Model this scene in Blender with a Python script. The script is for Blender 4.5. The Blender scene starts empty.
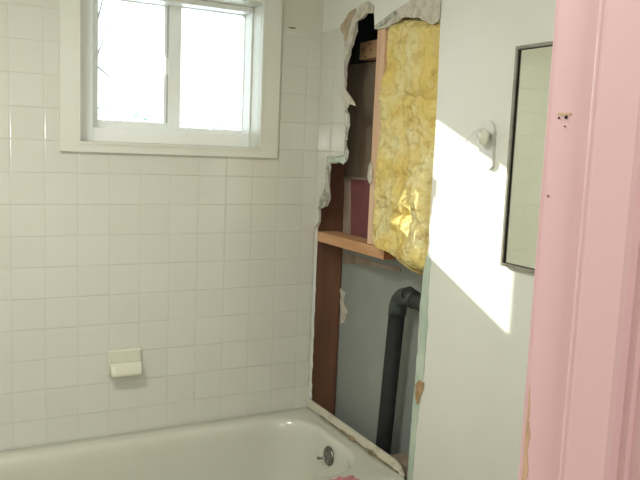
import bpy, bmesh, math, random
from mathutils import Vector, Matrix, noise
random.seed(7)
C = bpy.context.scene.collection
V = Vector

# ------------------------------------------------------------------ camera geometry (measured from the photograph's vanishing points)
F = 729.93
AX = [V((0.88373974, 0.02241369, -0.46744165)), V((-0.46615267, 0.1303136, -0.87505431)), V((0.04130081, 0.99121945, 0.12561151))]
CAM = V((-1.3645, -2.6, 1.4686))
def q(px, py, plane, val):
    """the point of the plane plane=val that the photograph shows at px,py"""
    d = V((px - 320, -(py - 240), -F)); r = V([a.dot(d) for a in AX])
    i = 'xyz'.index(plane); t = (val - CAM[i]) / r[i]
    return CAM + r * t

# ------------------------------------------------------------------ helpers
def link(o, parent=None):
    C.objects.link(o)
    if parent: o.parent = parent
    return o
def obj(name, bm, mat, parent=None, smooth=False):
    bmesh.ops.recalc_face_normals(bm, faces=bm.faces)
    me = bpy.data.meshes.new(name); bm.to_mesh(me); bm.free()
    if smooth:
        for p in me.polygons: p.use_smooth = True
    o = bpy.data.objects.new(name, me)
    for m in (mat if isinstance(mat, (list, tuple)) else [mat]): me.materials.append(m)
    return link(o, parent)
def tag(o, label, cat, group=None):
    o['label'] = label; o['category'] = cat
    if group: o['group'] = group
    return o
def thing(name, label, cat, loc):
    o = bpy.data.objects.new(name, None); o.location = loc; o.empty_display_size = .05
    link(o); return tag(o, label, cat)
def struct(o):
    o['kind'] = 'structure'; return o
def put(child, parent):
    """parent without moving: parents are unrotated empties"""
    child.parent = parent; child.location = -parent.location if parent.type == 'EMPTY' else (0, 0, 0)
    return child
def box(bm, x0, x1, y0, y1, z0, z1, bev=0):
    r = bmesh.ops.create_cube(bm, size=1)
    vs = r['verts']
    for v in vs:
        v.co = V(((x0 + x1) / 2 + v.co.x * (x1 - x0), (y0 + y1) / 2 + v.co.y * (y1 - y0), (z0 + z1) / 2 + v.co.z * (z1 - z0)))
    if bev:
        es = list({e for v in vs for e in v.link_edges})
        bmesh.ops.bevel(bm, geom=es, offset=bev, segments=2, affect='EDGES', profile=.5)
    return bm
def B(*a, **k): return box(bmesh.new(), *a, **k)
def prism(bm, loops, ext):
    """a plate: first loop is the outline, the others are holes; ext is a vector or a function of the point"""
    es = []
    for lp in loops:
        vs = [bm.verts.new(p) for p in lp]
        es += [bm.edges.new((vs[i], vs[(i + 1) % len(vs)])) for i in range(len(vs))]
    r = bmesh.ops.triangle_fill(bm, use_beauty=True, use_dissolve=False, edges=es)
    fs = [g for g in r['geom'] if isinstance(g, bmesh.types.BMFace)]
    e = bmesh.ops.extrude_face_region(bm, geom=fs)
    for v in e['geom']:
        if isinstance(v, bmesh.types.BMVert): v.co += ext(v.co) if callable(ext) else V(ext)
    return bm
def rough(pts, amp, step, closed=True):
    """breaks a pixel outline into a ragged one"""
    out = []
    n = len(pts)
    for i in range(n if closed else n - 1):
        a = V(pts[i]); b = V(pts[(i + 1) % n]); L = (b - a).length
        k = max(1, int(L / step))
        out.append(tuple(a))
        nrm = V((-(b - a).y, (b - a).x)) / max(L, 1e-6)
        for j in range(1, k):
            out.append(tuple(a + (b - a) * (j / k) + nrm * random.uniform(-amp, amp)))
    if not closed: out.append(tuple(pts[-1]))
    return out
def tube(bm, pts, rad, n=12, cap=True):
    pts = [V(p) for p in pts]; rings = []
    rads = rad if isinstance(rad, (list, tuple)) else [rad] * len(pts)
    up = None
    for i, p in enumerate(pts):
        t = (pts[min(i + 1, len(pts) - 1)] - pts[max(i - 1, 0)]).normalized()
        if up is None: up = t.orthogonal().normalized()
        u = (up - t * up.dot(t)).normalized(); up = u; w = t.cross(u)
        rings.append([bm.verts.new(p + (u * math.cos(2 * math.pi * j / n) + w * math.sin(2 * math.pi * j / n)) * rads[i]) for j in range(n)])
    for a, b in zip(rings, rings[1:]):
        for j in range(n): bm.faces.new((a[j], a[(j + 1) % n], b[(j + 1) % n], b[j]))
    if cap: bm.faces.new(rings[0][::-1]); bm.faces.new(rings[-1])
    return bm
def lathe(bm, prof, origin, axis, n=32):
    """prof: (radius, height) along axis"""
    axis = V(axis).normalized(); u = axis.orthogonal().normalized(); w = axis.cross(u); rings = []
    for r, h in prof:
        rings.append([bm.verts.new(V(origin) + axis * h + (u * math.cos(2 * math.pi * j / n) + w * math.sin(2 * math.pi * j / n)) * max(r, 1e-5)) for j in range(n)])
    for a, b in zip(rings, rings[1:]):
        for j in range(n): bm.faces.new((a[j], a[(j + 1) % n], b[(j + 1) % n], b[j]))
    bm.faces.new(rings[0][::-1]); bm.faces.new(rings[-1])
    return bm

# ------------------------------------------------------------------ materials
def lin(c): return [((x / 255) / 12.92 if x / 255 <= .04045 else ((x / 255 + .055) / 1.055) ** 2.4) for x in c] + [1]
def mat(name, col, rough_=.6, col2=None, scale=8, stretch=(1, 1, 1), detail=6, bump=0, bscale=None, metal=0, ramp=(.35, .65), spec=.5, coat=0, bdist=.01):
    m = bpy.data.materials.new(name); m.use_nodes = True; nt = m.node_tree; N = nt.nodes; L = nt.links
    b = N['Principled BSDF']; b.inputs['Roughness'].default_value = rough_; b.inputs['Metallic'].default_value = metal
    b.inputs['Specular IOR Level'].default_value = spec; b.inputs['Coat Weight'].default_value = coat
    b.inputs['Base Color'].default_value = lin(col)
    tc = N.new('ShaderNodeTexCoord'); mp = N.new('ShaderNodeMapping'); mp.inputs['Scale'].default_value = stretch
    L.new(tc.outputs['Object'], mp.inputs['Vector'])
    no = N.new('ShaderNodeTexNoise'); no.inputs['Scale'].default_value = scale; no.inputs['Detail'].default_value = detail
    L.new(mp.outputs[0], no.inputs['Vector'])
    if col2 is None: col2 = [max(0, c - 8) for c in col]
    cr = N.new('ShaderNodeValToRGB'); cr.color_ramp.elements[0].position = ramp[0]; cr.color_ramp.elements[1].position = ramp[1]
    cr.color_ramp.elements[0].color = lin(col); cr.color_ramp.elements[1].color = lin(col2)
    L.new(no.outputs[0], cr.inputs[0]); L.new(cr.outputs[0], b.inputs['Base Color'])
    if bump:
        n2 = N.new('ShaderNodeTexNoise'); n2.inputs['Scale'].default_value = bscale or scale * 3; n2.inputs['Detail'].default_value = 5
        L.new(mp.outputs[0], n2.inputs['Vector'])
        bp = N.new('ShaderNodeBump'); bp.inputs['Strength'].default_value = bump; bp.inputs['Distance'].default_value = bdist
        L.new(n2.outputs[0], bp.inputs['Height']); L.new(bp.outputs[0], b.inputs['Normal'])
    return m

def tile_mat(name, u_axis, u0, v0, p=.1075):
    """glazed square tile with a pillowed edge and pale grout; u_axis is the wall's horizontal axis"""
    m = bpy.data.materials.new(name); m.use_nodes = True; nt = m.node_tree; N = nt.nodes; L = nt.links
    b = N['Principled BSDF']; b.inputs['Specular IOR Level'].default_value = .5
    tc = N.new('ShaderNodeTexCoord'); sp = N.new('ShaderNodeSeparateXYZ'); L.new(tc.outputs['Object'], sp.inputs[0])
    def M(op, a, c=None, clamp=False):
        n = N.new('ShaderNodeMath'); n.operation = op; n.use_clamp = clamp
        for i, v in enumerate((a, c)):
            if v is None: continue
            if isinstance(v, (int, float)): n.inputs[i].default_value = v
            else: L.new(v, n.inputs[i])
        return n.outputs[0]
    def edge(s, o):
        t = M('DIVIDE', M('SUBTRACT', s, o), p)
        fr = M('FRACT', t); d = M('MINIMUM', fr, M('SUBTRACT', 1.0, fr))
        return M('MULTIPLY', d, p), M('FLOOR', t)
    du, iu = edge(sp.outputs[u_axis], u0); dv, iv = edge(sp.outputs['Z'], v0)
    d = M('MINIMUM', du, dv)
    grout = M('SUBTRACT', 1.0, M('DIVIDE', d, .0013), True)
    pillow = M('DIVIDE', d, .0075, True)
    pil = M('SUBTRACT', 1.0, M('POWER', M('SUBTRACT', 1.0, pillow), 3.0))
    cmb = N.new('ShaderNodeCombineXYZ'); L.new(iu, cmb.inputs[0]); L.new(iv, cmb.inputs[1])
    wn = N.new('ShaderNodeTexWhiteNoise'); L.new(cmb.outputs[0], wn.inputs['Vector'])
    sc = N.new('ShaderNodeSeparateColor'); L.new(wn.outputs['Color'], sc.inputs[0])
    # each tile sits a hair askew
    tilt = M('ADD', M('MULTIPLY', M('SUBTRACT', sc.outputs[0], .5), M('MULTIPLY', sp.outputs[u_axis], .018)),
             M('MULTIPLY', M('SUBTRACT', sc.outputs[1], .5), M('MULTIPLY', sp.outputs['Z'], .018)))
    no = N.new('ShaderNodeTexNoise'); no.inputs['Scale'].default_value = 5; no.inputs['Detail'].default_value = 3
    L.new(tc.outputs['Object'], no.inputs['Vector'])
    h = M('ADD', M('ADD', M('MULTIPLY', pil, .0007), tilt), M('MULTIPLY', no.outputs[0], .0012))
    bp = N.new('ShaderNodeBump'); bp.inputs['Strength'].default_value = 1; bp.inputs['Distance'].default_value = 1
    L.new(h, bp.inputs['Height']); L.new(bp.outputs[0], b.inputs['Normal'])
    base = N.new('ShaderNodeMix'); base.data_type = 'RGBA'
    base.inputs['A'].default_value = lin((210, 210, 198)); base.inputs['B'].default_value = lin((207, 207, 194)); L.new(wn.outputs['Value'], base.inputs['Factor'])
    n3 = N.new('ShaderNodeTexNoise'); n3.inputs['Scale'].default_value = 2.2; L.new(tc.outputs['Object'], n3.inputs['Vector'])
    gm = M('MULTIPLY', grout, M('ADD', .0, M('MULTIPLY', n3.outputs[0], .5), True))
    mx = N.new('ShaderNodeMix'); mx.data_type = 'RGBA'; L.new(base.outputs['Result'], mx.inputs['A']); mx.inputs['B'].default_value = lin((182, 182, 167))
    L.new(gm, mx.inputs['Factor']); L.new(mx.outputs['Result'], b.inputs['Base Color'])
    L.new(M('ADD', .13, M('MULTIPLY', grout, .5)), b.inputs['Roughness'])
    return m

def glass_mat():
    m = bpy.data.materials.new('window_glass'); m.use_nodes = True; nt = m.node_tree; N = nt.nodes; L = nt.links
    N.remove(N['Principled BSDF'])
    t = N.new('ShaderNodeBsdfTransparent'); t.inputs[0].default_value = (.95, .98, .97, 1)
    g = N.new('ShaderNodeBsdfGlossy'); g.inputs['Roughness'].default_value = .02
    fr = N.new('ShaderNodeFresnel'); fr.inputs[0].default_value = 1.45
    mx = N.new('ShaderNodeMixShader'); L.new(fr.outputs[0], mx.inputs[0]); L.new(t.outputs[0], mx.inputs[1]); L.new(g.outputs[0], mx.inputs[2])
    L.new(mx.outputs[0], N['Material Output'].inputs[0]); return m

M_tile_b = tile_mat('wall_tile_glaze', 'X', -.924, 1.347)
M_tile_r = tile_mat('wing_tile_glaze', 'Y', -.004, 1.347)
M_paint = mat('white_wall_paint', (228, 229, 219), .45, (223, 224, 213), 3, bump=.08, bscale=60, bdist=.003)
M_paint_b = mat('cream_wall_paint', (208, 207, 192), .5, (203, 202, 186), 3, bump=.08, bscale=60, bdist=.003)
M_ceil = mat('ceiling_paint', (225, 225, 215), .8)
M_floor = mat('floor_vinyl', (150, 140, 120), .4, (135, 125, 108), 6)
M_trim = mat('white_trim_paint', (220, 221, 209), .35, (216, 217, 204), 5, bump=.05, bscale=30, bdist=.002)
M_vinyl = mat('white_vinyl', (240, 242, 238), .35, (236, 239, 235), 5)
M_seal = mat('grey_gasket', (176, 180, 178), .6)
M_glass = glass_mat()
M_tub = mat('tub_enamel', (203, 203, 188), .22, (198, 198, 182), 2.5, bump=.04, bscale=6, bdist=.01, coat=.3)
M_lip = mat('flange_enamel', (208, 203, 184), .4, (180, 172, 148), 30, ramp=(.5, .75))
M_caulk = mat('old_caulk', (150, 138, 108), .85, (96, 86, 62), 45, bump=.6, bscale=90)
M_chrome = mat('worn_chrome', (150, 152, 150), .22, (118, 120, 116), 40, metal=1)
M_pine = mat('raw_pine', (226, 192, 160), .7, (206, 166, 134), 14, (1, 1, .12), bump=.2, bscale=40)
M_pine2 = mat('raw_pine_block', (216, 172, 130), .7, (190, 142, 100), 14, (1, .15, 1), bump=.2, bscale=40)
M_endgrain = mat('pine_end_grain', (170, 108, 72), .8, (138, 84, 54), 40, bump=.3, bscale=60)
M_brown = mat('dark_red_stud', (112, 76, 54), .7, (90, 58, 41), 12, (1, 1, .15), bump=.25, bscale=40)
M_dkboard = mat('old_brown_board', (160, 146, 124), .9, (132, 118, 98), 10, (1, 1, .3), bump=.3, bscale=50)
M_black = mat('black_and_gap_shade', (22, 21, 19), .95, (14, 14, 13), 12)  # black of small parts; on the cavity closings it stands for shade
M_grey = mat('grey_board', (152, 156, 148), .85, (138, 144, 138), 3, bump=.15, bscale=50)
M_maroon = mat('maroon_board', (134, 82, 84), .8, (120, 72, 72), 8)
M_lath = mat('pale_batten', (168, 152, 136), .8, (140, 122, 106), 14, (1, 1, .2))
M_tan = mat('tan_block', (196, 160, 120), .8, (160, 124, 90), 14, bump=.2)
M_abs = mat('black_abs', (18, 20, 20), .75, (26, 29, 28), 20)
M_elbow = mat('black_abs_lit', (44, 50, 47), .5, (66, 72, 66), 20)  # greyer copy of the pipe black: light on the elbow put into colour
M_paper = mat('torn_drywall_paper', (206, 200, 184), .9, (176, 168, 148), 30, bump=.6, bscale=80, ramp=(.45, .7))
M_kraft = mat('torn_tan_paper', (186, 172, 146), .9, (166, 150, 124), 25, bump=.5, bscale=60)
M_gyp = mat('gypsum_crumbs', (196, 196, 180), .95, (150, 150, 134), 60, bump=.8, bscale=120, ramp=(.45, .6))
M_green = mat('green_board_paper', (172, 190, 174), .85, (196, 206, 190), 20, (1, 1, .4), bump=.2, bscale=60)
M_chip = mat('tan_chip', (184, 158, 118), .9, (158, 128, 92), 40, bump=.5)
M_pink = mat('pink_gloss_paint', (226, 188, 190), .3, (220, 181, 184), 6, (1, 1, .1), bump=.25, bscale=9, bdist=.004, ramp=(.3, .7))
M_rawwood = mat('bare_door_wood', (214, 186, 152), .8, (184, 148, 116), 60, (1, 1, .3), bump=.5, bscale=80)
M_mframe = mat('mirror_frame_metal', (150, 147, 134), .4, (136, 133, 120), 40, metal=0)
M_mirror = mat('mirror_glass', (234, 238, 228), .04, (238, 240, 229), 3, metal=1)
M_plastic = mat('white_plastic', (220, 222, 214), .3, (212, 214, 205), 10)
M_cloth = mat('pink_terry', (212, 158, 156), .95, (178, 104, 106), 60, bump=.8, bscale=150)
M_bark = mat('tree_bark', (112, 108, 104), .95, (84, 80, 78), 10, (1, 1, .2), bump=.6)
M_twig = mat('hazed_twigs', (190, 196, 200), .95)  # pale because distance haze is put into the twig colour
M_leaf = mat('hazed_needles', (176, 186, 184), .95, (150, 164, 164), 5, bump=.8)  # needles paled, with the bright outdoor haze in their colour
M_snow = mat('snowy_ground', (232, 236, 240), .9, (220, 226, 232), .5)
M_siding = mat('outside_siding', (210, 208, 200), .8)
M_soap = mat('ceramic_glaze', (216, 214, 196), .15, (211, 209, 190), 4, coat=.4)
M_hole = mat('dark_recess', (50, 34, 26), .9)
M_lamp = bpy.data.materials.new('opal_glass'); M_lamp.use_nodes = True
_b = M_lamp.node_tree.nodes['Principled BSDF']; _b.inputs['Emission Color'].default_value = (1, .93, .8, 1); _b.inputs['Emission Strength'].default_value = 2

def insul_mat():
    m = mat('yellow_fibreglass', (230, 206, 124), .95, (236, 224, 168), 9, detail=7, bump=.9, bscale=34, ramp=(.38, .62), bdist=.03, spec=.1)
    nt = m.node_tree; N = nt.nodes; L = nt.links; b = N['Principled BSDF']
    old = b.inputs['Base Color'].links[0].from_socket
    tc = [n for n in N if n.type == 'TEX_COORD'][0]
    n = N.new('ShaderNodeTexNoise'); n.inputs['Scale'].default_value = 22; n.inputs['Detail'].default_value = 7; n.inputs['Distortion'].default_value = 1.0
    L.new(tc.outputs['Object'], n.inputs['Vector'])
    cr = N.new('ShaderNodeValToRGB'); cr.color_ramp.elements[0].position = .5; cr.color_ramp.elements[1].position = .72
    L.new(n.outputs[0], cr.inputs[0])
    mx = N.new('ShaderNodeMix'); mx.data_type = 'RGBA'; L.new(cr.outputs[0], mx.inputs['Factor']); L.new(old, mx.inputs['A']); mx.inputs['B'].default_value = lin((208, 180, 104))
    L.new(mx.outputs['Result'], b.inputs['Base Color'])
    return m
M_ins = insul_mat()

# ------------------------------------------------------------------ the room
RIM = .40; XW = -1.9; YS = -2.2; ZC = 2.4; HALL = -3.9
struct(obj('floor', B(XW, .35, HALL, 0, -.1, 0), M_floor))
struct(obj('ceiling', B(XW, .35, HALL, .204, ZC, ZC + .1), M_ceil))
struct(obj('wall_left', B(XW - .1, XW, HALL, .204, 0, ZC), M_paint))
struct(obj('wall_hall_end', B(XW, .35, HALL - .1, HALL, 0, ZC), M_paint))
struct(obj('wall_hall_right', B(.0, .1, HALL, YS - .12, 0, ZC), M_paint))

# window wall, with its opening; painted above, tile below
WX0, WX1, WZ0, WZ1 = -.918, -.262, 1.457, 1.99
def rectxz(x0, x1, z0, z1, y): return [V((x0, y, z0)), V((x1, y, z0)), V((x1, y, z1)), V((x0, y, z1))]
bm = prism(bmesh.new(), [rectxz(XW, 0, 0, ZC, .004), rectxz(WX0 - .02, WX1 + .02, WZ0 - .02, WZ1 + .02, .004)], (0, .20, 0))
wall_back = struct(obj('wall_back', bm, M_paint_b))
# tile sheet: ragged where the plumbing wall was torn away from the corner
jag = rough([(308, 404), (309, 392), (308, 380), (310, 366), (309, 350), (311, 340), (310, 318), (312, 306), (311, 290), (313, 268), (313, 245), (314, 226)], .8, 4, False)
jp = [q(x, y, 'y', -.002) for x, y in jag]
for p in jp: p.x = min(p.x, .003); p.y = -.002
TZ = 1.915
out = [V((XW, -.002, RIM - .02)), V((-.004, -.002, RIM - .02))] + jp + [V((0, -.002, 1.27)), V((0, -.002, TZ)), V((XW, -.002, TZ))]
bm = prism(bmesh.new(), [out, rectxz(WX0 - .03, WX1 + .03, WZ0 - .03, WZ1 + .03, -.002)][:1] if False else [out], (0, .006, 0))
# cut the window out of the sheet by building it in two: lower field, and the two strips beside the window
bm.free()
z1 = WZ0 - .025
bm = bmesh.new()
lo = [V((XW, -.002, RIM - .02)), V((-.004, -.002, RIM - .02))] + jp + [V((0, -.002, 1.27)), V((0, -.002, z1)), V((XW, -.002, z1))]
prism(bm, [lo], (0, .006, 0))
prism(bm, [rectxz(WX1 + .025, 0, z1, TZ, -.002)], (0, .006, 0))
prism(bm, [rectxz(XW, WX0 - .025, z1, TZ, -.002)], (0, .006, 0))
obj('wall_tile', bm, M_tile_b, wall_back)
# small dark chip in the top grout line
bm = prism(bmesh.new(), [[q(x, y, 'y', -.0035) for x, y in [(288, 27), (295, 27), (296, 29), (291, 28.6)]]], (0, .001, 0))
obj('grout_chip', bm, M_caulk, wall_back)

# plumbing wall: drywall sheet with the torn-out hole
hole = [(309, 402), (312, 300), (314, 228), (318, 222), (318, 209), (325, 206), (328, 199), (327, 185), (328, 163),
        (344, 162), (346, 152), (344, 140), (347, 120), (344, 100), (344.5, 75), (346, 60), (351, 44), (355, 31), (355, 21), (362, 17.5), (366, 12), (373, 12), (374, 14)]
hole2 = [(374.5, 29), (386, 27), (397, 21), (401, 16), (418, 17), (428, 22), (436, 22), (440.5, 18)]
hole3 = [(437, 105), (430, 215), (427, 262), (424, 300), (421, 345), (423, 384), (418, 400), (415, 440), (412, 478)]
ragA = rough(hole, .9, 5, False); ragB = rough(hole2, .8, 4, False)
pts = [q(x, y, 'x', 0) for x, y in ragA + ragB + hole3]
for p in pts: p.y = min(p.y, -.001)
pts = [V((0, -.001, .12))] + pts + [V((0, pts[-1].y, .12))]
rect = [V((0, .004, 0)), V((0, YS, 0)), V((0, YS, ZC)), V((0, .004, ZC))]
from mathutils.geometry import delaunay_2d_cdt
p2 = [V((p.y, p.z)) for p in rect + pts]
nr, nh = len(rect), len(pts)
r_ = delaunay_2d_cdt(p2, [], [list(range(nr)), list(range(nr, nr + nh))], 2, 1e-6)
bm = bmesh.new(); vv = [bm.verts.new((0, c[0], c[1])) for c in r_[0]]
for f_, org in zip(r_[2], r_[5]):
    cx_ = sum(r_[0][i][0] for i in f_) / len(f_); cz_ = sum(r_[0][i][1] for i in f_) / len(f_)
    # even-odd test against the torn outline
    ins = False; n_ = len(pts)
    for i in range(n_):
        a_, b_ = pts[i], pts[(i + 1) % n_]
        if (a_.z > cz_) != (b_.z > cz_) and cx_ < (b_.y - a_.y) * (cz_ - a_.z) / (b_.z - a_.z) + a_.y: ins = not ins
    if not ins: bm.faces.new([vv[i] for i in f_])
e_ = bmesh.ops.extrude_face_region(bm, geom=list(bm.faces))
for g_ in e_['geom']:
    if isinstance(g_, bmesh.types.BMVert): g_.co.x += .0127
bmesh.ops.delete(bm, geom=[v for v in bm.verts if not v.link_faces], context='VERTS')
wall_right = struct(obj('wall_right', bm, M_paint))
# outer closing of the stud space; its deep shade is in the black colour
struct(obj('wall_behind_studs', B(.33, .36, YS, .204, 0, ZC), M_black))
struct(obj('wall_outer_corner', B(.0, .36, .205, .24, 0, ZC), M_black))

# tiled wing beside the corner
wing = rough([(329, 163.5), (327, 157), (344, 155), (345, 140), (344.5, 80), (344, 60)], .4, 6, False)
wp = [q(x, y, 'x', -.006) for x, y in wing]
wp[1].z = wp[2].z = q(336, 157, 'x', -.006).z
ztop = TZ
yR = q(344.5, 60, 'x', -.006).y
low = [q(x, y, 'x', -.006) for x, y in rough([(314.5, 227), (319, 221), (318.5, 210), (324, 204), (326.5, 190), (326, 166)], .6, 4, False)]
for p in low: p.y = min(p.y, -.003)
bm = prism(bmesh.new(), [[V((-.006, -.002, low[0].z))] + low + wp[1:] + [V((-.006, yR, 1.80)), V((-.006, yR + .02, ztop)), V((-.006, -.002, ztop))]], (.006, 0, 0))
obj('wing_tile', bm, M_tile_r, wall_right)
# torn paper, gypsum and green board edges on the face of the wall
def scrap(name, px, m, x=-.002, th=.002, amp=.6, step=4, curl=.006):
    P = [q(a, b, 'x', x) for a, b in rough(px, amp, step)]
    for p in P:
        p.y = min(p.y, -.004); p.x -= abs(noise.noise(p * 35)) * curl
    return obj(name, prism(bmesh.new(), [P], (th, 0, 0)), m, wall_right)
scrap('torn_paper', [(343, 62), (344, 44), (349, 24), (356, 12), (362, 4), (368, 1), (374, 6), (374, 13), (366, 13), (362, 18), (356, 22), (355, 31), (351, 44), (346, 60)], M_paper)
scrap('torn_paper', [(341, 36), (341, 25), (349, 13), (356, 8), (352, 18), (348, 30), (346, 42)], M_kraft, x=-.005)
scrap('torn_paper', [(374.5, 29), (375, 25), (388, 17), (396, 10), (401, 7), (407, 3), (413, -4), (441, -6), (440.5, 18), (437, 22), (433, 24.5), (428, 23), (423, 19), (418, 17.5), (404, 17.5), (400, 19), (396, 23), (386, 28), (381, 27)], M_paper, amp=.9, step=3)
scrap('torn_paper', [(375, 25), (386, 17.5), (395, 11), (397, 14), (386, 22), (377, 28)], M_gyp, x=-.006, amp=.5)
scrap('torn_paper', [(343, 82), (346, 90), (352, 98), (356, 106), (350, 104), (347, 111), (343, 108)], M_paper, curl=.012)
scrap('torn_paper', [(343, 128), (347, 134), (349, 140), (343, 141)], M_paper, curl=.012)
scrap('torn_paper', [(326, 165), (329, 166), (328, 180), (330, 191), (328, 200), (324, 208), (318, 209), (320, 198), (324, 189), (326, 178)], M_gyp, x=-.007, amp=.8, step=3)
scrap('green_board_edge', [(327.5, 158), (345, 156), (346, 161), (343, 164.5), (340, 162), (328, 162)], M_green, x=-.007, amp=.3)
scrap('green_board_edge', [(428, 252), (431, 262), (428, 290), (427, 330), (423, 378), (420, 400), (415, 440), (411.5, 486), (407, 486), (410, 440), (413, 400), (415, 385), (418, 345), (420, 305), (424, 270), (426, 258)], M_green, amp=.45, step=6, curl=.002)
scrap('broken_chip', [(415.5, 384), (419, 380), (423.5, 383), (423.5, 388), (420, 396), (418.5, 404), (416.5, 404), (415, 392)], M_chip, x=-.004, th=.004, amp=.3, step=3)

# ------------------------------------------------------------------ inside the opened wall
XS = .0135
XD = .132
s1 = obj('wall_stud', B(XS, XD, .006, .046, 0.0, ZC), M_brown)
tag(s1, 'dark reddish brown stud at the tile corner, bare from the tub up', 'wooden stud')
y0 = q(376, 60, 'x', XS).y; y1 = q(384, 60, 'x', XS).y
s2 = thing('wall_stud', 'pale raw pine stud rising left of the yellow insulation', 'wooden stud', ((XS + .05), (y0 + y1) / 2, 1.14))
put(obj('post', B(XS, XS + .09, y1, y0, 1.133, ZC, bev=.002), M_pine), s2)
# a knot of torn plaster stuck to the stud
bm = bmesh.new(); bmesh.ops.create_icosphere(bm, subdivisions=3, radius=1)
kc = q(370.5, 173, 'x', XS - .004)
for v in bm.verts:
    n_ = noise.noise(v.co * 2.2) * .35 + 1
    v.co = V((v.co.x * .008 * n_, v.co.y * .014 * n_, v.co.z * .038 * n_)) + kc
put(obj('plaster_lump', bm, M_paper, None, True), s2)
# block
yb0, yb1 = -.002, -.494
bt = q(345, 243, 'x', XS); zb = 1.131
bm = B(XS - .0005, XS + .088, yb1, yb0, zb - .040, zb, bev=.002)
o = obj('blocking_board', bm, [M_pine2, M_endgrain])
for p in o.data.polygons:
    if p.normal.y < -.9: p.material_index = 1
tag(o, 'short orange pine board lying level across the stud space', 'wooden board')
# boards at the back of the stud space
XB = .134
def board(name, px, m, x, th, amp=.4, step=8):
    P = [q(a, b, 'x', x) for a, b in rough(px, amp, step)]
    return prism(bmesh.new(), [P], (th, 0, 0))
zsh = 1.125
g = prism(bmesh.new(), [[V((XB, .0, .0)), V((XB, -1.5, .0)), V((XB, -1.5, zsh - .05)), V((XB, -.0, zsh - .05))]], (.012, 0, 0))
gb = obj('grey_board', g, M_grey)
tag(gb, 'flat grey board closing the wall space behind the black pipe', 'wall board')
bm = prism(bmesh.new(), [[q(a, b, 'x', XB - .003) for a, b in rough([(340, 288), (345, 292), (343, 302), (347, 312), (344, 322), (340, 324)], .6, 3)]], (.003, 0, 0))
o = obj('torn_edge', bm, M_paper, gb)
bm = prism(bmesh.new(), [[q(a, b, 'x', XB - .003) for a, b in rough([(343, 254), (356, 256), (374, 262), (400, 268), (400, 272), (372, 266), (352, 264), (343, 263)], .5, 4)]], (.003, 0, 0))
o = obj('torn_edge', bm, M_lath, gb)
mb = obj('maroon_board', prism(bmesh.new(), [[q(a, b, 'x', XB) for a, b in [(349, 180), (376, 180), (376, 249), (349, 243)]]], (.01, 0, 0)), M_maroon)
tag(mb, 'dull maroon panel between the brown stud and the pine stud', 'wall board')
for px in ([(344, 177), (349.5, 178), (349, 252), (342.5, 252)], [(330, 176), (378, 178), (378, 180.5), (330, 179)]):
    obj('batten', prism(bmesh.new(), [[q(a, b, 'x', XB - .008) for a, b in rough(px, .3, 8)]], (.007, 0, 0)), M_lath, mb)
zt = q(350, 177, 'x', XB).z; zu = q(365, 62, 'x', XB).z
o = obj('dark_board', B(XB + .002, XB + .02, -1.4, .04, 0, zu), M_dkboard)
# the dark board sits behind the maroon panel
o.location.x = .012
tag(o, 'shadowy old brown board high behind the pine stud', 'wall board')
nb = thing('nailed_block', 'small tan wood block with nail heads under the black gap', 'wooden block', q(368, 50, 'x', .11))
p0 = q(359, 60, 'x', .10); p1 = q(392, 36, 'x', .10)
put(obj('block', B(.10, .146, p1.y, p0.y, p0.z, p1.z + .0, bev=.003), M_tan), nb)
for (a, b) in ((363, 50), (371, 50), (366, 57), (370, 44)):
    c = q(a, b, 'x', .0995); bm = lathe(bmesh.new(), [(.0035, 0), (.0035, .002)], c, (-1, 0, 0), 12)
    put(obj('nail_head', bm, M_black), nb)
# dark block by the tub's end
p0 = q(396, 463, 'x', .09); p1 = q(425, 463, 'x', .09)
o = obj('sole_block', B(.07, .132, p1.y, p0.y + .01, 0, .382, bev=.003), M_dkboard)
tag(o, 'dark rough wood block behind the outer corner of the tub', 'wooden block')

# pipe
pipe = thing('drain_pipe', 'black plastic vent pipe with an elbow inside the open wall', 'pipe', V((.06, -.50, .05)))
a = q(397, 312, 'x', .06); b_ = q(381, 470, 'x', .06); dirv = (b_ - a); dirv = dirv / abs(dirv.z)
bot = a + dirv * (a.z - .01)
put(obj('riser', tube(bmesh.new(), [bot, a], .0285, 28), M_abs, None, True), pipe)
e0 = q(397, 314, 'x', .06); top = q(402, 298, 'x', .06); e2 = q(424, 307, 'x', .06)
arc = []
for i in range(9):
    t = i / 8; arc.append(e0 * (1 - t) ** 2 + V((.06, e0.y - .004, e0.z + .092)) * 2 * t * (1 - t) + V((.06, e0.y - .10, e0.z + .070)) * t * t)
put(obj('elbow', tube(bmesh.new(), arc, .0315, 28), M_elbow, None, True), pipe)
hz = [arc[-1] + V((0, .01, .002)), arc[-1] + V((0, -.35, -.03))]
put(obj('branch', tube(bmesh.new(), hz, .0285, 28), M_elbow, None, True), pipe)
wire = [q(x, y, 'x', .02) for x, y in [(402.5, 298), (402.5, 293), (404.5, 289.5), (408, 287.4), (411, 287.2), (413.5, 289)]]
put(obj('loose_wire', tube(bmesh.new(), wire, .0026, 8), M_abs, None, True), pipe)

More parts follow.
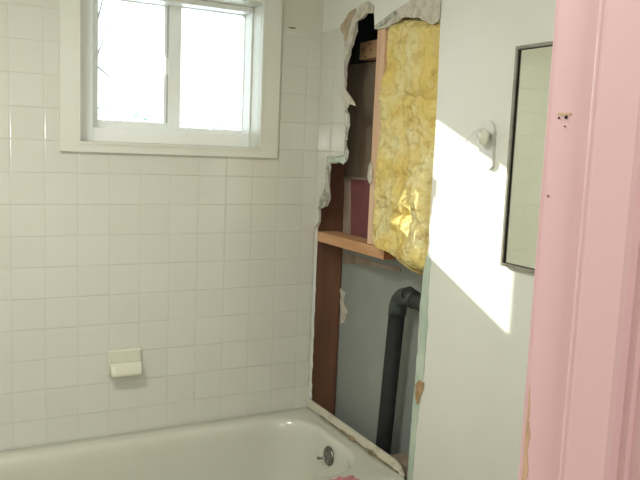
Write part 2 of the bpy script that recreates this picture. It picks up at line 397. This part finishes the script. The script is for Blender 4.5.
# insulation
ins_px = [(18, 390, 440), (26, 388, 440), (40, 387.5, 439.5), (60, 386, 439), (80, 381.5, 438.5), (100, 379.5, 437.5), (125, 378, 436), (150, 376.5, 434.5), (175, 374.5, 433.5), (200, 373.5, 432),
          (222, 371.5, 430.5), (238, 373, 429), (247, 379, 428.5), (252, 393, 428), (258, 397, 427.5), (266, 403, 427), (272, 412, 425), (275, 417, 423)]
bm = bmesh.new(); rows = []; NU = 64; xb = .105
def interp(y):
    for (a0, l0, r0), (a1, l1, r1) in zip(ins_px, ins_px[1:]):
        if a0 <= y <= a1:
            t = (y - a0) / (a1 - a0); return l0 + (l1 - l0) * t, r0 + (r1 - r0) * t
NV = 190
for j in range(NV + 1):
    y = 18 + (275 - 18) * j / NV; l, r = interp(y)
    l += noise.noise(V((y * .12, 3, 0))) * 1.3; r += 5
    row = []
    for i in range(NU + 1):
        u = i / NU; p = q(l + (r - l) * u, y, 'x', .02)
        if j == NV or True: pass
        edge = min(1, min(u, 1 - u) * 7) ; edge = math.sin(edge * math.pi / 2)
        vedge = min(1, (1 - j / NV) * 14, j / NV * 20); vedge = math.sin(vedge * math.pi / 2)
        n1 = noise.fractal(V((p.y * 7, p.z * 4.5, 1.3)), 1, 2, 4)
        n2 = noise.fractal(V((p.y * 26, p.z * 18, 5.3)), 1, 2, 4)
        crease = -abs(noise.noise(V((p.y * 9 + 3, p.z * 3.5, 8)))) 
        # lower, the batt sags out of the wall
        sag = .020 * max(0, (y - 150) / 120)
        cv = 0.0
        for cu, s0, s1_ in ((.42 + .06 * math.sin(y * .05), 18, 190), (.72 + .05 * math.sin(y * .08), 110, 240)):
            if s0 < y < s1_: cv -= math.exp(-((u - cu) / .05) ** 2) * min(1, (y - s0) / 20, (s1_ - y) / 20)
        for yy0, sl in ((96, 14), (178, -16), (214, 20)):
            cv -= .8 * math.exp(-((y - yy0 - sl * (u - .5)) / 4.0) ** 2) * (.4 + .6 * math.sin(u * 3.1))
        h = (.034 + cv * .016 + n1 * .027 + n2 * .008 + crease * .022 + sag + .01 * max(0, u - .4)) * edge * vedge
        p.x = .032 - h
        if u > .93: p.x = max(p.x, .014)
        row.append(bm.verts.new(p))
    rows.append(row)
for a_, c_ in zip(rows, rows[1:]):
    for i in range(NU): bm.faces.new((a_[i], a_[i + 1], c_[i + 1], c_[i]))
# back
e = bmesh.ops.extrude_face_region(bm, geom=list(bm.faces))
for v in e['geom']:
    if isinstance(v, bmesh.types.BMVert):
        # the batt hangs in front of the pine board, not through it
        v.co.x = max(v.co.x + .004, .009) if (v.co.z < 1.14 and v.co.y > -.50) else xb
o = obj('insulation_batt', bm, M_ins, None, True)
tag(o, 'puffy yellow fibreglass batt bulging out of the opened wall', 'insulation')

# ------------------------------------------------------------------ window
W = bpy.data.objects.new('window_1', None); W.location = (-.59, 0, 1.73); link(W); struct(W)
def frame_bm(x0, x1, z0, z1, y0, y1, wl, wr, wb, wt, bev=.003):
    bm = bmesh.new()
    box(bm, x0, x0 + wl, y0, y1, z0, z1, bev); box(bm, x1 - wr, x1, y0, y1, z0, z1, bev)
    box(bm, x0 + wl, x1 - wr, y0, y1, z0, z0 + wb, bev); box(bm, x0 + wl, x1 - wr, y0, y1, z1 - wt, z1, bev)
    return bm
cs = q(60, 150, 'y', -.014); ce = q(277, 159, 'y', -.014)
CX0, CX1, CZ0, CZ1 = cs.x, ce.x, 1.421, 2.06
bm = bmesh.new()
# mitred flat casing boards with a bead along the opening
def mitre(bm, O, I, y0, y1):
    (ox0, ox1, oz0, oz1), (ix0, ix1, iz0, iz1) = O, I
    oc = [(ox0, oz0), (ox1, oz0), (ox1, oz1), (ox0, oz1)]; ic = [(ix0, iz0), (ix1, iz0), (ix1, iz1), (ix0, iz1)]
    for k in range(4):
        a, b2, c, d = oc[k], oc[(k + 1) % 4], ic[(k + 1) % 4], ic[k]
        fr = [bm.verts.new((p[0], y0, p[1])) for p in (a, b2, c, d)]; bk = [bm.verts.new((p[0], y1, p[1])) for p in (a, b2, c, d)]
        bm.faces.new(fr); bm.faces.new(bk[::-1])
        for i in range(4): bm.faces.new((fr[i], fr[(i + 1) % 4], bk[(i + 1) % 4], bk[i]))
mitre(bm, (CX0, CX1, CZ0, CZ1), (WX0, WX1, WZ0, WZ1), -.016, .002)
put(obj('casing', bm, M_trim), W)
bm = bmesh.new(); mitre(bm, (WX0 - .009, WX1 + .009, WZ0 - .009, WZ1 + .009), (WX0 - .001, WX1 + .001, WZ0 - .001, WZ1 + .001), -.020, -.015)
put(obj('casing_bead', bm, M_trim), W)
YG = .17
put(obj('jamb_liner', frame_bm(WX0 - .018, WX1 + .018, WZ0 - .018, WZ1 + .018, -.001, .205, .018, .018, .018, .018, bev=0), M_trim), W)
def gx(px, py): return q(px, py, 'y', YG).x
def gz(px, py): return q(px, py, 'y', YG).z
FX0, FX1, FZ0, FZ1 = WX0, WX1, WZ0, WZ1
fl = q(93, 60, 'y', .08).x; frr = q(251, 60, 'y', .08).x; fb = q(130, 129, 'y', .08).z; ft = q(210, 7, 'y', .08).z
put(obj('frame', frame_bm(FX0, FX1, FZ0, FZ1, .08, .195, fl - FX0, FX1 - frr, fb - FZ0, FZ1 - ft), M_vinyl), W)
def sash(x0, x1, z0, z1, gx0, gx1, gz0, gz1, y0, y1, rad, name='sash'):
    def rr(a0, a1, b0, b1, r, y):
        if r <= 0: return rectxz(a0, a1, b0, b1, y)
        L = []
        for cx, cz, s in ((a1 - r, b1 - r, 0), (a0 + r, b1 - r, 90), (a0 + r, b0 + r, 180), (a1 - r, b0 + r, 270)):
            if s: L.append(V((a0 if 45 < s < 260 else a1, y, b1 if s == 90 else b0))); continue
            for k in range(7):
                t = math.radians(s + k * 15); L.append(V((cx + r * math.cos(t), y, cz + r * math.sin(t))))
        return L
    s = put(obj(name, prism(bmesh.new(), [rectxz(x0, x1, z0, z1, y0), rr(gx0, gx1, gz0, gz1, rad, y0)], (0, y1 - y0, 0)), M_vinyl), W)
    ym = (y0 + y1) / 2
    obj('pane', B(gx0 - .004, gx1 + .004, ym, ym + .003, gz0 - .004, gz1 + .004), M_glass, s)
    return s
lx0, lx1 = gx(98, 60), gx(164, 60); rx0, rx1 = gx(179.5, 60), gx(242, 60)
lz0 = (gz(98, 118.5) + gz(163, 124)) / 2; rz0 = (gz(180, 126.5) + gz(240, 131.5)) / 2; zt_ = gz(200, 11)
mull = gx(167.5, 60)
sl = sash(fl - .01, mull + .012, FZ0 + .012, FZ1 - .012, lx0, lx1, lz0, zt_, .168, .182, 0)
sr = sash(mull, frr + .01, FZ0 + .012, FZ1 - .012, rx0, rx1, rz0, zt_, .150, .165, .016)
# gasket line round the right glass and the lock on the meeting stile
put(obj('gasket', B(mull - .004, mull - .001, .158, .167, lz0, zt_ + .02), M_seal), W)
c = q(166, 66, 'y', .145)
bm = B(c.x - .002, c.x + .010, .144, .151, c.z - .03, c.z + .03, bev=.002)
put(obj('latch', bm, M_vinyl), W)

# soap dish
sd = thing('soap_dish', 'small white ceramic soap dish set into the tile wall', 'soap dish', (-.76, -.002, .668))
sx0, sx1, sz0, sz1 = -.822, -.702, .622, .714
bm = B(sx0, sx1, -.014, -.002, sz0 + .0, sz1, bev=.005)
put(obj('back_plate', bm, M_soap), sd)
prof = [(-.012, .668), (-.020, .672), (-.034, .670), (-.044, .660), (-.050, .646), (-.053, .634), (-.052, .626), (-.044, .623), (-.034, .624), (-.012, .630)]
bm = bmesh.new()
n = 14; secs = []
for i in range(n + 1):
    t = i / n; x = sx0 + .004 + (sx1 - sx0 - .008) * t; k = 1 - .10 * abs(2 * t - 1) ** 6
    secs.append([bm.verts.new((x, -.012 + (yy + .012) * k, zz)) for yy, zz in prof])
for a_, c_ in zip(secs, secs[1:]):
    for i in range(len(prof)): bm.faces.new((a_[i], a_[(i + 1) % len(prof)], c_[(i + 1) % len(prof)], c_[i]))
bm.faces.new(secs[0]); bm.faces.new(secs[-1][::-1])
put(obj('tray', bm, M_soap, None, True), sd)

# ------------------------------------------------------------------ bathtub
TX0, TX1, TY0, TY1 = -1.86, -.004, -.725, -.008
tub = thing('bathtub', 'white enamel bathtub under the window, against the tile', 'bathtub', ((TX0 + TX1) / 2, (TY0 + TY1) / 2, 0))
def rrect(x0, x1, y0, y1, r, z, n=14):
    L = []
    for cx, cy, s in ((x1 - r, y1 - r, 0), (x0 + r, y1 - r, 90), (x0 + r, y0 + r, 180), (x1 - r, y0 + r, 270)):
        for k in range(n + 1):
            t = math.radians(s + 90 * k / n); L.append(V((cx + r * math.cos(t), cy + r * math.sin(t), z)))
    return L
IX1, IY1, IY0 = -.062, -.078, -.625
rings = [rrect(TX0, TX1, TY0, TY1, .004, 0), rrect(TX0, TX1, TY0, TY1, .004, .385), rrect(TX0 + .004, TX1 - .002, TY0 + .006, TY1 - .002, .006, .397), rrect(TX0 + .012, TX1 - .006, TY0 + .016, TY1 - .006, .01, .400)]
ix0 = TX0 + .12
for ins, z, r in ((0, .401, .17), (.006, .399, .168), (.013, .392, .165), (.018, .380, .162), (.024, .35, .16), (.032, .28, .155), (.042, .20, .15), (.06, .13, .14), (.09, .095, .12), (.14, .08, .10)):
    rings.append(rrect(ix0 + ins * 2.2, IX1 - ins, IY0 + ins, IY1 - ins, r, z))
bm = bmesh.new(); R_ = [[bm.verts.new(p) for p in L] for L in rings]
for a_, c_ in zip(R_, R_[1:]):
    m_ = len(a_)
    for i in range(m_): bm.faces.new((a_[i], a_[(i + 1) % m_], c_[(i + 1) % m_], c_[i]))
bm.faces.new(R_[-1]); bm.faces.new(R_[0][::-1])
put(obj('shell', bm, M_tub, None, True), tub)
# raised flange against the open wall, cut off at the outer corner
fp = [V((0, -.002, .398)), V((0, -.002, 0.433)), V((0, -.655, 0.433)), V((0, -.688, .424)), V((0, -.712, .398))]
def lipx(p): return V((-.011, 0, 0))
for p in fp: p.x = .001
fb_ = prism(bmesh.new(), [fp], lipx)
bmesh.ops.bevel(fb_, geom=[e_ for e_ in fb_.edges if abs(e_.verts[0].co.x + .01) < .002 and abs(e_.verts[1].co.x + .01) < .002], offset=.003, segments=2, affect='EDGES')
put(obj('flange', fb_, M_lip), tub)
# crumbling caulk along the foot of the flange
bm = bmesh.new(); pts_ = []; rr_ = []
for i in range(90):
    t = i / 89; y = -.13 - .56 * t
    k = noise.noise(V((y * 22, 0, 0))); k2 = 1.0 if (.30 < t < .50 or .62 < t < .8) else .3
    pts_.append((-.011 - .001 * k, y, .4035 + .002 * k)); rr_.append(max(.0012, (.0065 + .006 * k) * k2))
tube(bm, pts_, rr_, 8)
put(obj('caulk_residue', bm, M_caulk, None, True), tub)
# overflow plate and lever
oc = q(328.3, 456, 'x', IX1 - .030)
pl = put(obj('overflow_plate', lathe(bmesh.new(), [(.036, 0), (.036, .003), (.033, .007), (.024, .010), (.010, .012), (0.001, .0125)], oc + V((.003, 0, 0)), (-1, 0, .06), 36), M_chrome, None, True), tub)
lv = tube(bmesh.new(), [oc + V((-.009, .0, -.006)), oc + V((-.020, .016, -.012)), oc + V((-.024, .034, -.018))], [.005, .0045, .006], 10)
obj('trip_lever', lv, M_chrome, pl, True)
for dz in (-.021, .021):
    obj('screw', lathe(bmesh.new(), [(.0045, 0), (.0045, .002), (.002, .003)], oc + V((-.0065, 0, dz)), (-1, 0, .06), 14), M_chrome, pl, True)

# pink cloth on the front rim
cc = q(345, 485, 'z', RIM + .005)
bm = bmesh.new(); NX = 48
g_ = [[None] * (NX + 1) for _ in range(NX + 1)]
for i in range(NX + 1):
    for j in range(NX + 1):
        u = i / NX * 2 - 1; v = j / NX * 2 - 1; r_ = math.sqrt(u * u + v * v)
        # square pulled in to a rumpled heap
        px_ = cc.x + u * .055 * (1 + .18 * noise.noise(V((u * 2, v * 2, 3))))
        py_ = cc.y + .0 + v * .045 * (1 + .2 * noise.noise(V((u * 2, v * 2, 9))))
        fold = abs(noise.noise(V((u * 2.6, v * 3.4, 1)))) * 1.2
        z = RIM + .004 + max(0, 1 - r_ ** 2) * .020 * (.5 + fold) + .004 * fold
        g_[i][j] = bm.verts.new((px_, py_, z))
for i in range(NX):
    for j in range(NX): bm.faces.new((g_[i][j], g_[i + 1][j], g_[i + 1][j + 1], g_[i][j + 1]))
o = obj('washcloth', bm, M_cloth, None, True)
sm = o.modifiers.new('s', 'SOLIDIFY'); sm.thickness = .003; sm.offset = 1
tag(o, 'crumpled pink cloth lying on the front rim of the tub', 'cloth')

# ------------------------------------------------------------------ mirror, hook
mt = thing('wall_mirror', 'tall mirror in a thin grey metal frame on the white wall', 'mirror', (0, -1.30, 1.465))
mtl = q(516.3, 46.5, 'x', -.012); mbl = q(501, 265.5, 'x', -.012)
my0 = (mtl.y + mbl.y) / 2; my1 = my0 - .42; mz0, mz1 = mbl.z, mtl.z
def yframe(y0, y1, z0, z1, x0, x1, w, bev=.001):
    bm = bmesh.new()
    box(bm, x0, x1, y1, y1 + w, z0, z1, bev); box(bm, x0, x1, y0 - w, y0, z0, z1, bev)
    box(bm, x0, x1, y1 + w, y0 - w, z0, z0 + w, bev); box(bm, x0, x1, y1 + w, y0 - w, z1 - w, z1, bev)
    return bm
put(obj('frame', yframe(my0, my1, mz0, mz1, -.016, -.0005, .0085), M_mframe), mt)
put(obj('frame_lip', yframe(my0 - .0095, my1 + .0095, mz0 + .0095, mz1 - .0095, -.011, -.006, .0008, 0), M_black), mt)
put(obj('mirror_glass', B(-.008, -.002, my1 + .004, my0 - .004, mz0 + .004, mz1 - .004), M_mirror), mt)

hk = thing('wall_hook', 'white plastic wall hook with a round knob, left of the mirror', 'hook', (0, -1.0, 1.5))
# teardrop plate
cxy = q(488, 133, 'x', 0); r0 = .036; lowp = q(490, 166, 'x', 0)
L_ = []
for k in range(33):
    t = math.radians(-20 + 220 * k / 32); L_.append(V((-.0006, cxy.y - r0 * math.cos(t), cxy.z + r0 * math.sin(t))))
for k in range(13):
    t = math.radians(200 + 140 * k / 12); L_.append(V((-.0006, lowp.y - .022 * math.cos(t), lowp.z + .022 * math.sin(t) + .012)))
bm = prism(bmesh.new(), [L_], (-.010, 0, 0))
put(obj('back_plate', bm, M_plastic), hk)
kc = q(484, 137, 'x', -.03)
put(obj('knob', lathe(bmesh.new(), [(.006, 0), (.010, .012), (.019, .016), (.023, .021), (.021, .027), (.012, .031), (.001, .032)], V((-.010, kc.y, kc.z)), (-1, 0, 0), 28), M_soap, None, True), hk)
w_ = [q(x, y, 'x', -.022) for x, y in [(482, 128), (474, 132), (467, 140), (463.5, 150), (463, 160), (464, 168)]]
put(obj('shadow_arc', tube(bmesh.new(), w_, .0012, 8), M_plastic, None, True), hk)  # thin wire standing in for a shadow line beside the hook

# ------------------------------------------------------------------ doorway
JX = -.964
struct(obj('wall_front', B(JX + .02, .0, YS - .12, YS - .001, 0, ZC), M_paint))
struct(obj('wall_over_door', B(-1.80, JX + .02, YS - .12, YS - .001, 2.06, ZC), M_paint))
D = bpy.data.objects.new('door_1', None); D.location = (-1.38, YS - .06, 0); link(D); struct(D)
# pink jamb: rebate, raised stop with a bead, then the flat again
def jamb(sign, x):
    prof = [(x + sign * .02, YS), (x, YS), (x, -2.2440), (x - sign * .0050, -2.2443), (x - sign * .0090, -2.2452), (x - sign * .0115, -2.2466), (x - sign * .0125, -2.2485), (x - sign * .0125, -2.2500), (x - sign * .0118, -2.2510), (x - sign * .0118, -2.2530),
            (x - sign * .0125, -2.2545), (x - sign * .0125, -2.2850), (x - sign * .010, -2.2875), (x - sign * .004, -2.2885), (x - sign * .004, -2.294), (x, -2.2945), (x, YS - .12), (x + sign * .02, YS - .12)]
    return prism(bmesh.new(), [[V((a_, b2, 0)) for a_, b2 in prof]], (0, 0, 2.06))
jm = put(obj('jamb', jamb(1, JX), M_pink), D)
put(obj('jamb', jamb(-1, -1.78), M_pink), D)
put(obj('head_jamb', B(-1.80, JX + .02, YS - .12, YS, 2.04, 2.06), M_pink), D)
# casing on the hall side and the room side
for x0, x1 in ((JX + .006, JX + .07), (-1.85, -1.786)):
    for y0, y1 in ((YS, YS + .011), (YS - .131, YS - .12)):
        put(obj('casing', B(x0, x1, y0, y1, 0, 2.12, bev=.002), M_pink), D)
put(obj('casing', B(-1.786, JX + .006, YS - .131, YS - .12, 2.05, 2.12), M_pink), D)
# bare wood where the paint has chipped off the jamb's far edge, low down
def jq(x, y): return q(x, y, 'x', JX - .0004)
for k, (L_, m_) in enumerate([
    ([(518, 487), (520, 455), (523, 425), (526, 402), (529, 386), (529.5, 402), (528, 420), (530, 434), (527, 450), (528, 470), (525, 487)], M_rawwood),
    ([(557.5, 112.5), (571.5, 113), (571, 115), (566, 115.5), (558, 115.4)], M_rawwood)]):
    P = [jq(a_, b2) for a_, b2 in rough(L_, .5, 3)]
    for p in P: p.y = min(p.y, YS - .0003)
    obj('paint_chip', prism(bmesh.new(), [P], (.0006, 0, 0)), m_, jm).location = (0, 0, 0)
for (a_, b2, r_) in ((566, 117.2, .0014), (559, 118, .0008), (565, 126.5, .0006), (548, 196, .0007), (620, 362, .001)):
    obj('nail_hole', lathe(bmesh.new(), [(r_, 0), (r_ * .8, .0006)], jq(a_, b2), (-1, 0, 0), 10), M_hole, jm)

# ------------------------------------------------------------------ unseen ceiling fill lamps, added to brighten the rooms; flash
def fixture(x, y, label, power, size):
    t = thing('fill_lamp', label, 'lamp', (x, y, ZC))
    put(obj('canopy', lathe(bmesh.new(), [(.15, 0), (.15, -.02), (.145, -.03)], (x, y, ZC), (0, 0, 1), 40), M_trim), t)
    put(obj('lamp_shade', lathe(bmesh.new(), [(.14, -.03), (.135, -.06), (.10, -.085), (.04, -.098), (.001, -.10)], (x, y, ZC), (0, 0, 1), 40), M_lamp, None, True), t)
    l = bpy.data.lights.new('fill_light', 'AREA'); l.shape = 'DISK'; l.size = size; l.energy = power; l.color = (1, .985, .95)
    o = bpy.data.objects.new('fill_light', l); link(o); o.location = (x, y, ZC - .12)
fixture(-1.5, -1.3, 'added unseen fill lamp near the left side of the bathroom', 16, .3)
fixture(-1.35, -3.1, 'added unseen fill lamp in the hall', 9, .3)
# the camera's own flash
l = bpy.data.lights.new('flash', 'SPOT'); l.energy = 28; l.shadow_soft_size = .005; l.spot_size = math.radians(66); l.spot_blend = .9; l.color = (1, .99, .95)
fo = bpy.data.objects.new('flash', l); link(fo)

# ------------------------------------------------------------------ outside
struct(obj('ground', B(-30, 30, .30, 70, -1.0, -.9), M_snow))
KX = 1.606; EL = .42
sun = bpy.data.lights.new('sun', 'SUN'); sun.energy = 10; sun.angle = math.radians(.6); sun.color = (1, .97, .9)
so = bpy.data.objects.new('sun', sun); link(so); so.rotation_euler = V((1 / KX, -1, -EL)).to_track_quat('-Z', 'Y').to_euler(); so.location = (-3, 5, 4)

def branchy(bm, p, d, L, r, depth):
    pts = [p]; cur = V(p); dd = V(d).normalized(); n = 5
    for i in range(n):
        dd = (dd + V((random.uniform(-.16, .16), random.uniform(-.16, .16), random.uniform(-.05, .12)))).normalized()
        cur = cur + dd * (L / n); pts.append(cur.copy())
        if depth > 0 and i >= 1:
            for _ in range(random.choice((1, 1, 2))):
                nd = (dd + V((random.uniform(-1, 1), random.uniform(-1, 1), random.uniform(-.2, .7))).normalized() * .9).normalized()
                branchy(bm, cur, nd, L * random.uniform(.45, .65), r * (1 - .75 * (i + 1) / n) * .6, depth - 1)
    tube(bm, pts, [max(r * (1 - .8 * i / n), .004) for i in range(n + 1)], 6)
def tree(x, y, h, r, depth, label, group=None, seed=1, mt_=M_bark, lean=(0, 0, 1)):
    random.seed(seed)
    t = thing('bare_tree', label, 'tree', (x, y, -.9))
    if group: t['group'] = group
    z0 = h * .35
    bm = tube(bmesh.new(), [(x, y, -.92), (x, y, -.7), (x, y, z0 * .5), (x, y, z0)], [r * 1.3, r * 1.05, r, r * .9], 14)
    put(obj('trunk', bm, mt_, None, True), t)
    bm = bmesh.new()
    for k in range(6):
        a_ = k * 1.05 + random.random(); branchy(bm, V((x, y, z0 - .1)), (math.cos(a_) * .55, math.sin(a_) * .55, 1), h * .55, r * .6, depth)
    put(obj('branches', bm, mt_, None, True), t)
    return t
# unseen trunk added to block sun at the right pane; twigs are in view
tx = -.835; ty = .87
t = thing('bare_tree', 'added unseen tree trunk blocking sun at the right pane, its twigs crossing the left pane', 'tree', (tx, ty, -.9))
put(obj('trunk', tube(bmesh.new(), [(tx, ty, -.92), (tx, ty, -.6), (tx + .03, ty, 1), (tx + .035, ty, 1.84), (tx - .01, ty, 2.06), (tx - .01, ty, 3), (tx - .1, ty, 4.5)], [.2, .12, .105, .103, .125, .12, .1], 20), M_bark, None, True), t)
bm = bmesh.new()
for tw in ([(tx + .1, ty, 1.72), (-.70, .92, 1.80), (-.64, 1.0, 1.93), (-.58, 1.05, 2.12)], [(tx + .1, ty, 1.9), (-.67, 1.0, 2.0), (-.62, 1.02, 2.2)], [(tx + .1, ty + .05, 1.42), (-.68, 1.0, 1.60), (-.62, 1.05, 1.63), (-.57, 1.1, 1.66)],
           [(-.70, .92, 1.80), (-.66, 1.0, 1.80), (-.60, 1.05, 1.76)]):
    tube(bm, tw, [.008, .005, .003, .002][:len(tw)], 7)
put(obj('branches', bm, M_bark, None, True), t)
def far(px, py, d):
    p = q(px, py, 'y', d); return p
for i, (px, d, h, lab) in enumerate([(118, 26, 6.5, 'faint bare tree far off, seen through the left pane'), (228, 24, 8.5, 'faint bare tree far off, right side of the right pane'), (190, 30, 5.0, 'faint low bare tree by the middle of the window')]):
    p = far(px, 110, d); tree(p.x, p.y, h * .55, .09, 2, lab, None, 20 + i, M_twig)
def evergreen(px, d, h, w, lab, seed):
    random.seed(seed); p = far(px, 105, d)
    t = thing('evergreen_shrub', lab, 'shrub', (p.x, p.y, -.9))
    put(obj('stem', tube(bmesh.new(), [(p.x, p.y, -.92), (p.x, p.y, h * .6)], .08, 8), M_bark), t)
    bm = bmesh.new()
    for k in range(260):
        z = random.random() ** .8; a_ = random.uniform(0, 6.28); rr = w * (1 - z) ** .7 * random.uniform(.6, 1) + .05
        c = V((p.x + math.cos(a_) * rr, p.y + math.sin(a_) * rr, -.7 + (h + .6) * z)); s_ = .16 * random.uniform(.6, 1.4)
        u = V((random.uniform(-1, 1), random.uniform(-1, 1), random.uniform(-1, 1))).normalized(); v_ = u.orthogonal()
        w2 = u.cross(v_)
        vs = [bm.verts.new(c + v_ * s_), bm.verts.new(c + w2 * s_), bm.verts.new(c - v_ * s_), bm.verts.new(c - w2 * s_), bm.verts.new(c + u * s_ * 1.2), bm.verts.new(c - u * s_ * 1.2)]
        for a2, b2 in ((0, 1), (1, 2), (2, 3), (3, 0)):
            bm.faces.new((vs[a2], vs[b2], vs[4])); bm.faces.new((vs[b2], vs[a2], vs[5]))
    put(obj('foliage', bm, M_leaf), t)
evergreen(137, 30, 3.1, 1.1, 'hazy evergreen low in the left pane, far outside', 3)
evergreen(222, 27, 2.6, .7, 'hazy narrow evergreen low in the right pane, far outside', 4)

w = bpy.data.worlds.new('World'); bpy.context.scene.world = w; w.use_nodes = True
bg = w.node_tree.nodes['Background']; bg.inputs[0].default_value = (.86, .95, 1.0, 1); bg.inputs[1].default_value = 3.6

# ------------------------------------------------------------------ camera
cam = bpy.data.cameras.new('camera'); co = bpy.data.objects.new('camera', cam); link(co)
cam.sensor_width = 36; cam.lens = F / 640 * 36; cam.clip_start = .02; cam.clip_end = 200
m3 = Matrix((AX[0], AX[1], AX[2]))
co.matrix_world = Matrix.Translation(CAM) @ m3.to_4x4()
bpy.context.scene.camera = co
fo.location = CAM + m3 @ V((-.05, .03, 0)); fo.rotation_euler = (q(150, 250, 'y', 0) - fo.location).to_track_quat('-Z', 'Y').to_euler()
vs = bpy.context.scene.view_settings
vs.view_transform = 'Standard'; vs.look = 'None'; vs.gamma = 1; vs.use_curve_mapping = False; vs.exposure = .38
